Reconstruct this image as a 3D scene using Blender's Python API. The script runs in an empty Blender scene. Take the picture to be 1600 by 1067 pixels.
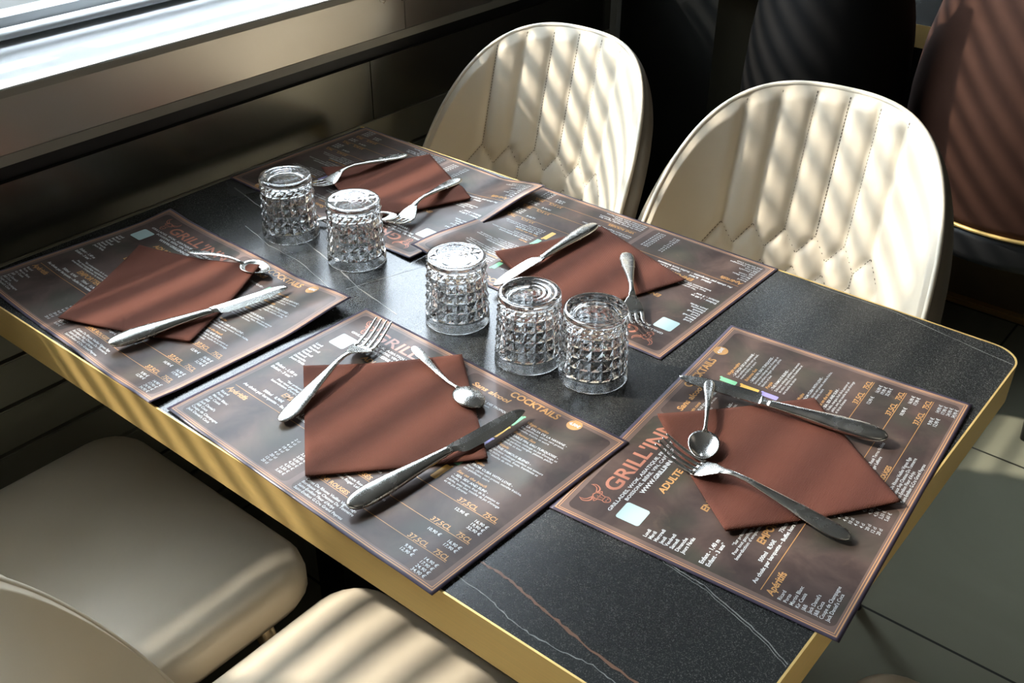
import bpy, bmesh, math, random
import numpy as np
from mathutils import Vector, Matrix

SC = bpy.context.scene
COL = SC.collection
T = 0.75                                   # table top height above the floor

# ------------------------------------------------------------------ camera
cd = bpy.data.cameras.new('camera')
cam = bpy.data.objects.new('camera', cd)
COL.objects.link(cam)
Rv, Uv, Fv = Vector((.772816, .634600, .006140)), Vector((-.347786, .415401, .840528)), Vector((-.530848, .651709, -.541734))
cam.matrix_world = Matrix(((Rv.x, Uv.x, -Fv.x, .19059), (Rv.y, Uv.y, -Fv.y, -.48269), (Rv.z, Uv.z, -Fv.z, .70290 + T), (0, 0, 0, 1)))
cd.sensor_width = 36.0
cd.lens = 1641.3 / 1600 * 36
cd.clip_start = .02
SC.camera = cam

# ------------------------------------------------------------------ sky, sun, added fill, exposure
SUN_D = Vector((1.0, .55, -.96)).normalized()
w = bpy.data.worlds.new('sky'); SC.world = w; w.use_nodes = True
bg = w.node_tree.nodes['Background']
bg.inputs[0].default_value = (.78, .89, 1.0, 1); bg.inputs[1].default_value = 26.0
sl = bpy.data.lights.new('sun', 'SUN'); sl.energy = 8.0; sl.angle = math.radians(1.2); sl.color = (1, .93, .82)
so = bpy.data.objects.new('sun', sl); COL.objects.link(so)
so.rotation_euler = SUN_D.to_track_quat('-Z', 'Y').to_euler(); so.location = (-4, -3, 5)
def portal(y0, y1, z0, z1, x):
    l = bpy.data.lights.new('window_portal', 'AREA'); l.shape = 'RECTANGLE'; l.size = z1 - z0; l.size_y = y1 - y0
    l.cycles.is_portal = True
    o = bpy.data.objects.new('window_portal', l); COL.objects.link(o)
    o.location = (x, (y0 + y1) / 2, (z0 + z1) / 2); o.rotation_euler = (0, -math.pi / 2, 0)
portal(-.60, 1.47, .98, 2.25, -1.36)
portal(2.3, 3.6, .98, 2.25, -1.36)
def add_fill(x, y, e):  # unseen fill lights, added below the ceiling to lift the ambient
    l = bpy.data.lights.new('ceiling_fill', 'AREA'); l.shape = 'SQUARE'; l.size = 1.0; l.energy = e; l.color = (1, .90, .78)
    o = bpy.data.objects.new('ceiling_fill', l); COL.objects.link(o); o.location = (x, y, 2.72)
add_fill(1.2, -.6, 2)
add_fill(1.0, 2.6, 2)
SC.view_settings.view_transform = 'Standard'; SC.view_settings.look = 'None'
SC.view_settings.exposure = 0.06; SC.view_settings.gamma = 1.0
try: SC.view_settings.use_curve_mapping = False
except Exception: pass
cy = SC.cycles
cy.use_denoising = True; cy.max_bounces = 14; cy.transmission_bounces = 12; cy.glossy_bounces = 6; cy.diffuse_bounces = 4
cy.sample_clamp_indirect = 6; cy.caustics_reflective = True; cy.caustics_refractive = True; cy.blur_glossy = .3

# ------------------------------------------------------------------ object helpers
def mesh_obj(name, V, F, mat, parent=None, smooth=False, mats=None, midx=None):
    me = bpy.data.meshes.new(name)
    me.from_pydata([tuple(map(float, v)) for v in V], [], [tuple(map(int, f)) for f in F])
    for m in (mats or [mat]): me.materials.append(m)
    if midx is not None: me.polygons.foreach_set('material_index', np.asarray(midx, dtype=np.int32))
    if smooth: me.polygons.foreach_set('use_smooth', np.ones(len(me.polygons), dtype=bool))
    me.update()
    o = bpy.data.objects.new(name, me); COL.objects.link(o)
    if parent: o.parent = parent
    return o
def bm_obj(name, bm, mat, parent=None, smooth=False):
    me = bpy.data.meshes.new(name); bmesh.ops.recalc_face_normals(bm, faces=bm.faces); bm.to_mesh(me); bm.free(); me.materials.append(mat)
    if smooth: me.polygons.foreach_set('use_smooth', np.ones(len(me.polygons), dtype=bool))
    o = bpy.data.objects.new(name, me); COL.objects.link(o)
    if parent: o.parent = parent
    return o
def thing(name, label, cat, loc=(0, 0, 0), rz=0, group=None):
    o = bpy.data.objects.new(name, None); COL.objects.link(o); o.empty_display_size = .05
    o.location = loc; o.rotation_euler = (0, 0, rz); o['label'] = label; o['category'] = cat
    if group: o['group'] = group
    return o
def tag(o, label, cat, group=None):
    o['label'] = label; o['category'] = cat
    if group: o['group'] = group
    return o
def structure(o):
    o['kind'] = 'structure'; return o
def add_box(bm, x0, x1, y0, y1, z0, z1, bev=0):
    r = bmesh.ops.create_cube(bm, size=1)
    for v in r['verts']:
        v.co = Vector((x0 + (v.co.x + .5) * (x1 - x0), y0 + (v.co.y + .5) * (y1 - y0), z0 + (v.co.z + .5) * (z1 - z0)))
    if bev:
        es = list({e for v in r['verts'] for e in v.link_edges})
        bmesh.ops.bevel(bm, geom=es, offset=bev, segments=2, affect='EDGES')
def box(name, x0, x1, y0, y1, z0, z1, mat, parent=None, bev=0):
    bm = bmesh.new(); add_box(bm, x0, x1, y0, y1, z0, z1, bev); return bm_obj(name, bm, mat, parent)
def tube_arrays(P, r, n=8, closed=False):
    P = [Vector(p) for p in P]; V, F = [], []
    m = len(P); up = Vector((0, 0, 1)); prev = None
    for i in range(m):
        a = P[(i - 1) % m] if (closed or i > 0) else P[i]; b = P[(i + 1) % m] if (closed or i < m - 1) else P[i]
        t = (b - a).normalized()
        if prev is None:
            s = t.cross(up); s = s.normalized() if s.length > 1e-3 else Vector((1, 0, 0))
        else:
            s = (prev - t * prev.dot(t)).normalized()
        prev = s; u = s.cross(t); rr = r[i] if hasattr(r, '__len__') else r
        for k in range(n):
            a_ = 2 * math.pi * k / n; V.append(P[i] + (s * math.cos(a_) + u * math.sin(a_)) * rr)
    for i in range(m if closed else m - 1):
        j = (i + 1) % m
        for k in range(n): F.append((i * n + k, i * n + (k + 1) % n, j * n + (k + 1) % n, j * n + k))
    if not closed: F.append(tuple(range(n - 1, -1, -1))); F.append(tuple((m - 1) * n + k for k in range(n)))
    return V, F
def tube(name, P, r, mat, parent=None, n=8, closed=False):
    V, F = tube_arrays(P, r, n, closed); return mesh_obj(name, V, F, mat, parent, True)
def copy_tree(o, parent=None):
    c = o.copy(); COL.objects.link(c)
    if parent: c.parent = parent
    for ch in [k for k in bpy.data.objects if k.parent == o]: copy_tree(ch, c)
    return c

# ------------------------------------------------------------------ materials
class NT:
    def __init__(s, name):
        s.m = bpy.data.materials.new(name); s.m.use_nodes = True; s.t = s.m.node_tree; s.p = s.t.nodes['Principled BSDF']
    def n(s, t, **k):
        x = s.t.nodes.new(t)
        for a, b in k.items(): setattr(x, a, b)
        return x
    def l(s, a, b): s.t.links.new(a, b)
    def val(s, x, sock):
        if isinstance(x, (int, float)): sock.default_value = x
        elif isinstance(x, tuple): sock.default_value = x
        else: s.l(x, sock)
    def math(s, op, a, b=0., c=0., clamp=False):
        x = s.n('ShaderNodeMath', operation=op, use_clamp=clamp)
        s.val(a, x.inputs[0]); s.val(b, x.inputs[1]); s.val(c, x.inputs[2]); return x.outputs[0]
    def mix(s, f, a, b):
        x = s.n('ShaderNodeMix', data_type='RGBA'); s.val(f, x.inputs[0]); s.val(a, x.inputs[6]); s.val(b, x.inputs[7]); return x.outputs[2]
    def noise(s, scale, detail=3, vec=None, rough=.5, dist=0):
        x = s.n('ShaderNodeTexNoise'); x.inputs['Scale'].default_value = scale; x.inputs['Detail'].default_value = detail
        x.inputs['Roughness'].default_value = rough; x.inputs['Distortion'].default_value = dist
        if vec is not None: s.l(vec, x.inputs['Vector'])
        return x.outputs['Fac']
    def coord(s, which='Object', scale=None):
        c = s.n('ShaderNodeTexCoord').outputs[which]
        if scale:
            m = s.n('ShaderNodeMapping'); m.inputs['Scale'].default_value = scale; s.l(c, m.inputs['Vector']); c = m.outputs[0]
        return c
    def ramp(s, f, a, b):
        x = s.n('ShaderNodeMapRange'); s.val(f, x.inputs['Value']); x.inputs['From Min'].default_value = a; x.inputs['From Max'].default_value = b; return x.outputs[0]
    def bump(s, h, strength, dist=.001):
        b = s.n('ShaderNodeBump'); b.inputs['Strength'].default_value = strength; b.inputs['Distance'].default_value = dist
        s.l(h, b.inputs['Height']); s.l(b.outputs[0], s.p.inputs['Normal'])
    def set(s, **k):
        for a, b in k.items(): s.val(b, s.p.inputs[a.replace('_', ' ')])
        return s
def simple(name, col, rough=.5, metal=0., **k):
    s = NT(name); s.set(Base_Color=(*col, 1), Roughness=rough, Metallic=metal, **k); return s.m

def make_leather(name, c, rough=.36):
    s = NT(name); n1 = s.noise(9, 3, s.coord())
    s.set(Base_Color=s.mix(n1, (*[x * .9 for x in c], 1), (*[min(1, x * 1.08) for x in c], 1)), Roughness=rough)
    s.bump(s.noise(900, 2, s.coord()), .12, .0006); return s.m
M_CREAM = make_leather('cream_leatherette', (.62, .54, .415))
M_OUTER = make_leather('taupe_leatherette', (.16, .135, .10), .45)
M_STITCH = simple('dark_stitching', (.07, .05, .035), .8)
M_PIPE = make_leather('cream_piping', (.66, .59, .47), .3)
M_BLACKL = simple('black_leatherette', (.0025, .002, .0015), .7, 0., Specular_IOR_Level=.15)
M_VELVET = (lambda s: (s.set(Base_Color=s.mix(s.noise(35, 3, s.coord()), (.036, .014, .008, 1), (.050, .020, .011, 1)), Roughness=.8, Specular_IOR_Level=.2), s.m)[1])(NT('brown_velvet'))
def make_table():
    s = NT('black_ceramic'); c = s.coord()
    g = s.noise(1050, 2, c); g2 = s.noise(5, 4, c)
    sp = s.ramp(g, .54, .76)
    base = s.mix(g2, (.013, .0135, .013, 1), (.022, .0225, .021, 1))
    s.set(Base_Color=s.mix(sp, base, (.115, .11, .098, 1)), Roughness=s.math('MULTIPLY_ADD', g2, .10, .21), IOR=1.5)
    s.bump(g, .035, .0003); return s.m
M_TABLE = make_table()
def make_brass(name, c=(.86, .59, .21), rough=.46):
    s = NT(name); c1 = s.coord('Object', (3, 3, 260)); n = s.noise(6, 4, c1)
    s.set(Base_Color=s.mix(n, (*[x * .75 for x in c], 1), (*c, 1)), Metallic=.62, Roughness=s.math('MULTIPLY_ADD', n, .22, rough - .08))
    s.bump(n, .1, .0005); return s.m
M_BRASS = make_brass('brushed_brass')
M_BRONZE = make_brass('bronze', (.55, .42, .24), .3)
def make_steel():
    s = NT('cutlery_steel'); n = s.noise(60, 4, s.coord()); f = s.noise(700, 2, s.coord('Object', (1, .15, 1)))
    s.set(Base_Color=(.55, .54, .51, 1), Metallic=1., Roughness=s.math('MULTIPLY_ADD', n, .26, .11)); s.bump(f, .05, .0002); return s.m
M_STEEL = make_steel()
def make_panel(name, c, rough, metal=.85):
    s = NT(name); n = s.noise(4, 5, s.coord()); f = s.noise(420, 3, s.coord())
    s.set(Base_Color=s.mix(n, (*[x * .85 for x in c], 1), (*c, 1)), Metallic=metal, Roughness=s.math('MULTIPLY_ADD', n, .12, rough))
    s.bump(f, .05, .0004); return s.m
M_PANEL = make_panel('brushed_steel_panel', (.50, .46, .40), .22)
M_PANEL_D = make_panel('dark_steel_panel', (.17, .165, .14), .18)
M_LIP = simple('grey_lip', (.30, .285, .24), .45)
M_GAP = simple('black_gap', (.006, .006, .006), .5)
M_SILL = simple('white_sill', (.90, .92, .94), .3)
M_SLAT = simple('aluminium_slat', (.62, .64, .64), .35)
M_FRAME = simple('window_frame_grey', (.30, .31, .31), .4)
M_PEDESTAL = simple('bronze_laminate', (.30, .22, .12), .3, .35)
M_PILLAR = simple('black_pillar', (.007, .007, .006), .35)
M_EDGE = simple('grey_corner_profile', (.50, .52, .52), .4)
def make_clad():
    s = NT('olive_cladding'); n = s.noise(5, 3, s.coord())
    s.set(Base_Color=s.mix(n, (.15, .145, .105, 1), (.20, .19, .145, 1)), Roughness=.35); return s.m
M_CLAD = make_clad()
def make_floor():
    s = NT('floor_tiles'); c = s.coord()
    sx = s.n('ShaderNodeSeparateXYZ'); s.l(c, sx.inputs[0])
    def joint(o, off):
        f = s.math('FRACT', s.math('DIVIDE', s.math('ADD', o, off), .60)); d = s.math('MINIMUM', f, s.math('SUBTRACT', 1., f))
        return s.math('LESS_THAN', d, .0045)
    j = s.math('MAXIMUM', joint(sx.outputs[0], .265 + 6), joint(sx.outputs[1], -1.585 + 6))
    n = s.noise(2.2, 6, c, .6, 1.2)
    base = s.mix(n, (.19, .19, .135, 1), (.30, .295, .215, 1))
    s.set(Base_Color=s.mix(j, base, (.02, .02, .016, 1)), Roughness=s.math('MULTIPLY_ADD', n, .15, .38)); return s.m
M_FLOOR = make_floor()
M_WALL = simple('room_wall', (.05, .043, .034), .8)
M_BLOCKER = simple('sun_blocker_grey', (.55, .55, .53), .9)  # for the added block that cuts the low sun outside
M_CEIL = simple('room_ceiling', (.11, .10, .085), .9)
def make_napkin():
    s = NT('brown_paper_napkin'); c = s.coord('UV')
    wv = s.n('ShaderNodeTexWave', wave_type='BANDS', bands_direction='DIAGONAL'); wv.inputs['Scale'].default_value = 62
    m = s.n('ShaderNodeMapping'); m.inputs['Scale'].default_value = (1, 1, 0); s.l(c, m.inputs['Vector']); s.l(m.outputs[0], wv.inputs['Vector'])
    n = s.noise(40, 3, s.coord()); h = s.math('MULTIPLY_ADD', s.noise(1200, 2, s.coord()), .5, wv.outputs['Fac'])
    s.set(Base_Color=s.mix(wv.outputs['Fac'], (.085, .027, .016, 1), s.mix(n, (.150, .052, .033, 1), (.18, .064, .041, 1))), Roughness=.9, Specular_IOR_Level=.2)
    s.bump(h, .8, .0006); return s.m
M_NAP = make_napkin()
M_GLASS = (lambda s: (s.set(Base_Color=(.985, .99, .985, 1), Roughness=.0, IOR=1.5, Transmission_Weight=1.), s.m)[1])(NT('clear_glass'))
M_PANE = (lambda s: (s.set(Base_Color=(1, 1, 1, 1), Roughness=.0, IOR=1.01, Transmission_Weight=1.), s.m)[1])(NT('window_glass'))
# menu sheet: page coordinates in millimetres are kept in the UV map (divided by 420)
def make_menu():
    s = NT('laminated_menu'); uv = s.coord('UV'); sx = s.n('ShaderNodeSeparateXYZ'); s.l(uv, sx.inputs[0])
    u = s.math('MULTIPLY', sx.outputs[0], 420.); v = s.math('MULTIPLY', sx.outputs[1], 420.)
    ed = s.math('MINIMUM', s.math('MINIMUM', u, s.math('SUBTRACT', 420., u)), s.math('MINIMUM', v, s.math('SUBTRACT', 297., v)))
    def rbox(cx, cy_, hx, hy, r):
        qx = s.math('MAXIMUM', s.math('SUBTRACT', s.math('ABSOLUTE', s.math('SUBTRACT', u, cx)), hx - r), 0.)
        qy = s.math('MAXIMUM', s.math('SUBTRACT', s.math('ABSOLUTE', s.math('SUBTRACT', v, cy_)), hy - r), 0.)
        d = s.math('SQRT', s.math('ADD', s.math('MULTIPLY', qx, qx), s.math('MULTIPLY', qy, qy)))
        return s.math('LESS_THAN', d, r)
    pan = s.math('MAXIMUM', rbox(105, 150, 92.5, 137.5, 7), rbox(306, 150, 101.5, 137.5, 7))
    def line(d, hw): return s.math('LESS_THAN', s.math('ABSOLUTE', s.math('SUBTRACT', ed, d)), hw)
    lines = s.math('MAXIMUM', line(4.6, .55), line(7.0, .35))
    n1 = s.noise(7, 4, uv, .55, .6); n2 = s.noise(13, 5, uv, .6, 1.0); n3 = s.noise(4, 2, uv)
    pc = s.mix(s.ramp(n1, .38, .62), (.055, .037, .032, 1), (.095, .064, .053, 1))  # panel browns lifted and warmed in place of a glossy reflection veil
    pc = s.mix(s.math('MULTIPLY', s.ramp(n3, .50, .62), .55), pc, (.045, .052, .035, 1))
    pc = s.mix(s.math('MULTIPLY', s.ramp(n2, .60, .72), .5), pc, (.11, .075, .055, 1))
    fc = s.mix(n1, (.13, .085, .068, 1), (.175, .12, .10, 1))
    rim = s.math('LESS_THAN', ed, 3.4)
    col = s.mix(pan, fc, pc); col = s.mix(rim, col, (.075, .060, .085, 1)); col = s.mix(lines, col, (.50, .26, .13, 1))
    s.set(Base_Color=col, Roughness=.42, Specular_IOR_Level=.12, Coat_Weight=.2, Coat_Roughness=.13, Coat_IOR=1.38); s.bump(s.noise(5, 2, uv), .25, .002); return s.m
M_MENU = make_menu()
M_WHITE = simple('white_print', (.62, .62, .60), .25, 0., Specular_IOR_Level=.25)
M_ORANGE = simple('orange_print', (.50, .27, .11), .25, 0., Specular_IOR_Level=.25)
M_SALMON = simple('salmon_print', (.40, .17, .115), .25, 0., Specular_IOR_Level=.25)
M_PALE = simple('pale_mint_patch', (.40, .52, .50), .4)
M_GREEN = simple('green_drink', (.20, .50, .28), .4)
M_YELLOW = simple('amber_drink', (.75, .42, .08), .4)
M_VIOLET = simple('violet_drink', (.30, .26, .55), .4)

# ------------------------------------------------------------------ room shell
XW, XR, YN, YF, ZC = -1.2, 4.0, -2.8, 4.8, 2.8
structure(box('floor', XW - .3, XR, YN, YF, -.1, 0, M_FLOOR))
structure(box('ceiling', XW - .6, XR + .1, YN - .1, YF + .1, ZC, ZC + .1, M_CEIL))
structure(box('wall_back', XW - .6, XR, YF, YF + .1, 0, ZC, M_WALL))
structure(box('wall_front', XW - .6, XR, YN - .1, YN, 0, ZC, M_WALL))
structure(box('wall_right', XR, XR + .1, YN - .1, YF + .1, 0, ZC, M_WALL))
# window wall: lower wall body, pier between the windows, head
bm = bmesh.new()
add_box(bm, XW - .26, XW - .03, YN, YF, 0, T + .19)
add_box(bm, XW - .26, XW - .16, YN, YF, 2.25, ZC)
add_box(bm, XW - .26, XW - .03, 1.58, 2.25, T + .19, 2.25)
add_box(bm, XW - .26, XW - .16, YN, -.60, T + .19, 2.25)
add_box(bm, XW - .26, XW - .16, 3.6, YF, T + .19, 2.25)
structure(bm_obj('wall_left', bm, M_WALL))
# cladding boards with open joints
bm = bmesh.new(); zt = T - .02; hb = .076
for k in range(10):
    z1 = zt - k * hb; z0 = max(0.0, z1 - hb + .006)
    if z1 <= .01: break
    add_box(bm, XW - .03, XW - .004, YN, YF, z0, z1 - .0005, .0015)
structure(bm_obj('trim_1', bm, M_CLAD))
# steel splash panels with seams, black joint, ledge front and sill
bm = bmesh.new()
for y0, y1 in ((YN, -.385), (-.383, .814), (.816, 1.60)): add_box(bm, XW - .03, XW - .006, y0, y1, T - .019, T + .092)
structure(bm_obj('trim_2', bm, M_PANEL_D))
structure(box('trim_3', XW - .03, XW - .016, YN, 1.60, T + .0925, T + .117, M_GAP))
structure(box('trim_4', XW - .16, XW, YN, 1.60, T + .1175, T + .1325, M_LIP))
bm = bmesh.new()
for y0, y1 in ((YN, -.29), (-.288, .905), (.907, 1.60)): add_box(bm, XW - .16, XW - .001, y0, y1, T + .133, T + .2085)
structure(bm_obj('trim_5', bm, M_PANEL))
structure(box('trim_6', XW - .16, XW + .001, YN, 1.60, T + .209, T + .2195, M_LIP))
structure(box('trim_7', XW - .24, XW - .0005, YN, 1.60, T + .2196, T + .2215, M_SILL))
structure(box('trim_8', XW - .03, XW - .001, 1.60, YF, T - .019, T + .22, M_LIP))
structure(box('trim_9', XW - .012, XW + .012, 1.588, 1.606, 0, 2.79, M_EDGE))
# windows
structure(box('sun_blocker', -1.95, -1.80, YN - 1, YF + 1, 0, T + .70, M_BLOCKER))  # unseen block added outside to keep low sun off the window end
structure(box('trim_10', XW - .21, XW - .17, 1.475, 1.58, T + .2216, 2.25, M_SILL))
def window(n, y0, y1, posts):
    z0, z1, x = T + .2216, 2.25, XW - .255
    bm = bmesh.new()
    add_box(bm, x, x + .045, y0, y1, z1 - .06, z1); add_box(bm, x, x + .045, y0, y1, z0, z0 + .03)
    for p in [y0 + .025, *posts, y1 - .025]: add_box(bm, x, x + .045, p - .025, p + .025, z0 + .03, z1 - .06)
    fr = structure(bm_obj('window_%d' % n, bm, M_FRAME))
window(1, -.60, 1.58, (.2,))
window(2, 2.25, 3.6, (2.9,))
# blinds: curved aluminium slats
def blind(y0, y1, label, prof):
    b = thing('venetian_blind', label, 'window blind', (XW - .19, (y0 + y1) / 2, T + .23))
    L = (y1 - y0) / 2
    n = int((2.25 - T - .27) / PITCH)
    for k in range(n):
        V, F = [], []
        m = len(prof)
        for s_, (px, pz) in [(s_, p) for s_ in (-L, L) for p in prof]: V.append((px, s_, pz))
        for s_, (px, pz) in [(s_, p) for s_ in (-L, L) for p in prof]: V.append((px + .0012, s_, pz + .0006))
        for i in range(m - 1):
            F.append((i, i + 1, m + i + 1, m + i)); F.append((2 * m + i, 3 * m + i, 3 * m + i + 1, 2 * m + i + 1))
        F += [(0, m, 3 * m, 2 * m), (m - 1, 3 * m - 1, 4 * m - 1, 2 * m - 1)]
        o = mesh_obj('slat', V, F, M_SLAT, b, True); o.location = (0, 0, k * PITCH)
    box('head_rail', -.03, .03, -L, L, 2.20 - T - .23, 2.245 - T - .23, M_SLAT, b)
    return b
PITCH = .063
prof = [(-.017, .004), (-.015, .0070), (-.009, .0095), (.000, .0105), (.009, .0090), (.014, .0055), (.0155, .001), (.0145, -.001)]
blind(-.59, 1.40, 'long pale aluminium blind above the white sill beside the laid table', prof)
blind(2.28, 3.57, 'pale aluminium blind in the window beyond the black pillar', prof)
structure(box('wall_pillar', XW - .03, -.937, 1.607, 2.04, 0, ZC - .001, M_PILLAR))

# ------------------------------------------------------------------ laid table
def rr_outline(x0, x1, y0, y1, rl, rr, n=8):
    P = []
    for cx, cyy, r, a0 in ((x1 - rr, y1 - rr, rr, 0), (x0 + rl, y1 - rl, rl, 90), (x0 + rl, y0 + rl, rl, 180), (x1 - rr, y0 + rr, rr, 270)):
        for k in range(n + 1):
            a = math.radians(a0 + 90 * k / n); P.append((cx + r * math.cos(a), cyy + r * math.sin(a)))
    return P
def prism(P, z0, z1):
    n = len(P); V = [(x, y, z0) for x, y in P] + [(x, y, z1) for x, y in P]
    F = [tuple(range(n - 1, -1, -1)), tuple(range(n, 2 * n))] + [(i, (i + 1) % n, n + (i + 1) % n, n + i) for i in range(n)]
    return V, F
def band(Po, Pi, z0, z1):
    n = len(Po); V = [(x, y, z) for P, z in ((Po, z0), (Po, z1), (Pi, z1), (Pi, z0)) for x, y in P]; F = []
    for a in range(4):
        b = (a + 1) % 4
        for i in range(n):
            j = (i + 1) % n
            if i == 17: continue
            F.append((a * n + i, a * n + j, b * n + j, b * n + i))
    return V, F
def ribbon(P, wd, z):
    V, F = [], []
    rnd = random.Random(len(P)); Q = []
    for i in range(len(P) - 1):
        for k in range(6):
            t = k / 6; Q.append(Vector((P[i][0] * (1 - t) + P[i + 1][0] * t + rnd.uniform(-.0007, .0007), P[i][1] * (1 - t) + P[i + 1][1] * t + rnd.uniform(-.0007, .0007))))
    Q.append(Vector(P[-1]))
    for i, q in enumerate(Q):
        t = (Q[min(i + 1, len(Q) - 1)] - Q[max(i - 1, 0)]).normalized(); s = Vector((-t.y, t.x)) * wd * rnd.uniform(.4, 1.1) / 2
        V += [(q.x + s.x, q.y + s.y, z), (q.x - s.x, q.y - s.y, z)]
        if i: F.append((2 * i - 2, 2 * i - 1, 2 * i + 1, 2 * i))
    return V, F
def build_table(name, label, x0, x1, y0, y1, veins=True):
    t = thing(name, label, 'table', ((x0 + x1) / 2, (y0 + y1) / 2, 0))
    ox, oy = t.location.x, t.location.y
    P = rr_outline(x0 - ox, x1 - ox, y0 - oy, y1 - oy, .004, .036)
    Pi = rr_outline(x0 - ox + .0022, x1 - ox - .0022, y0 - oy + .0022, y1 - oy - .0022, .003, .034)
    V, F = prism(Pi, T - .016, T); tabletop_mesh(V, F, t, veins)
    V, F = band(P, Pi, T - .052, T + .0004); o = mesh_obj('brass_edge_band', V, F, M_BRASS, t)
    for xx in (-.30, .30):
        bm = bmesh.new(); add_box(bm, xx - .035, xx + .035, -.035, .035, .012, T - .017, .004); bm_obj('column', bm, M_BLACKM, t)
        bm = bmesh.new(); add_box(bm, xx - .05, xx + .05, -.27, .27, 0, .012, .003); bm_obj('foot_plate', bm, M_BLACKM, t)
    return t
def tabletop_mesh(V, F, t, veins):
    V, F = list(V), list(F); MI = [0] * len(F)
    for P, wd, c in (VEINS if veins else []):
        a, b = ribbon([(x + .58, y - .371) for x, y in P], wd, T + .0002); k = len(V); V += a; F += [tuple(i + k for i in f) for f in b]; MI += [2 if c == 'rust' else 1] * len(b)
    mesh_obj('tabletop', V, F, None, t, mats=[M_TABLE, M_VP, M_VR], midx=MI)
M_BLACKM = simple('black_powder_metal', (.012, .012, .012), .45)
VEINS = [([(-.281, .051), (-.257, .052), (-.235, .049), (-.209, .044), (-.176, .039), (-.14, .032), (-.091, .028), (-.04, .02), (-.01, .016)], .0034, 'rust'),
         ([(-.30, .026), (-.282, .024), (-.241, .021), (-.217, .015), (-.191, .013), (-.158, .015), (-.13, .020), (-.104, .017), (-.06, .006)], .0013, 'pale'),
         ([(-.150, .162), (-.132, .160), (-.104, .1585), (-.065, .147), (-.032, .138), (-.004, .125)], .0013, 'pale'),
         ([(-.150, .160), (-.128, .157), (-.100, .1545), (-.065, .144), (-.032, .135), (-.004, .122)], .0008, 'pale'),
         ([(-.28, .7345), (-.25, .7335), (-.17, .7370), (-.087, .722), (-.004, .709)], .0007, 'pale'),
         ([(-1.124, .429), (-1.04, .410), (-.91, .380), (-.854, .367), (-.789, .349), (-.74, .333), (-.652, .317)], .0024, 'pale'),
         ([(-1.002, .354), (-.928, .336), (-.853, .331), (-.769, .308)], .0012, 'pale'), ([(-.713, .434), (-.733, .375), (-.75, .32)], .0009, 'pale')]
M_VP = simple('pale_vein', (.20, .20, .18), .3); M_VR = simple('rust_vein', (.16, .075, .04), .3)
tb = build_table('dining_table', 'black stone-look dining table with brushed brass edge, laid with menus', -1.16, 0., 0., .742)
t2 = build_table('dining_table', 'far black dining table with brass edge, partly hidden behind the brown velvet chair', -1.16, .25, 2.03, 2.78, False)
pn = box('bronze_panel', -.145, .195, -.195, -.095, .012, .64, M_PEDESTAL, t2, .003)
box('base_trim', -.155, .355, -.22, -.075, 0, .018, M_BRASS, pn, .004)

# ------------------------------------------------------------------ chairs
R0, R1, LEAN, AA, PP, QQ, HH, ZL = .2515, .1263, .2332, .3084, 3.0678, 2.0543, .9109, .4475
def shell_pos(a, z, off=0.):
    R = R0 + R1 * (z - .66); th = a / R
    x = (R + off) * np.sin(th); y = -LEAN * (z - .66) + R - (R + off) * np.cos(th)
    return np.stack([x, y, z + 0 * x], -1)
def top_z(s): return ZL + (HH - ZL) * np.clip(1 - np.abs(s) ** PP, 0, 1) ** (1 / QQ)
def seams(off):
    S = []; wd = .052; zs, zm, zv = .688, .653, .632
    for k in range(6): S.append(((k - 2.5) * wd + off, .93, (k - 2.5) * wd + off, zs))
    z = zs; lev = 0
    while z > .45:
        ks = [(k - 2.5) * wd for k in range(6)] if lev % 2 == 0 else [(k - 3) * wd for k in range(7)]
        for a in ks:
            for sg in (-1, 1):
                if abs(a + sg * wd / 2) < wd * 3.01: S.append((a + off, z, a + sg * wd / 2 + off, z - .035))
        ks2 = [(k - 3) * wd for k in range(7)] if lev % 2 == 0 else [(k - 2.5) * wd for k in range(6)]
        for a in ks2: S.append((a + off, z - .035, a + off, z - .056))
        z -= .056; lev += 1
    return S
def seam_dist(a, z, S):
    d = np.full(a.shape, 9.)
    for x0, z0, x1, z1 in S:
        dx, dz = x1 - x0, z1 - z0; t = np.clip(((a - x0) * dx + (z - z0) * dz) / (dx * dx + dz * dz), 0, 1)
        d = np.minimum(d, np.hypot(a - x0 - t * dx, z - z0 - t * dz))
    return d
def quilt(a, z, S):
    d = seam_dist(a, z, S); e = 1 - np.clip(d / .021, 0, 1)
    return .0075 * (1 - e ** 2.2)
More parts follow.
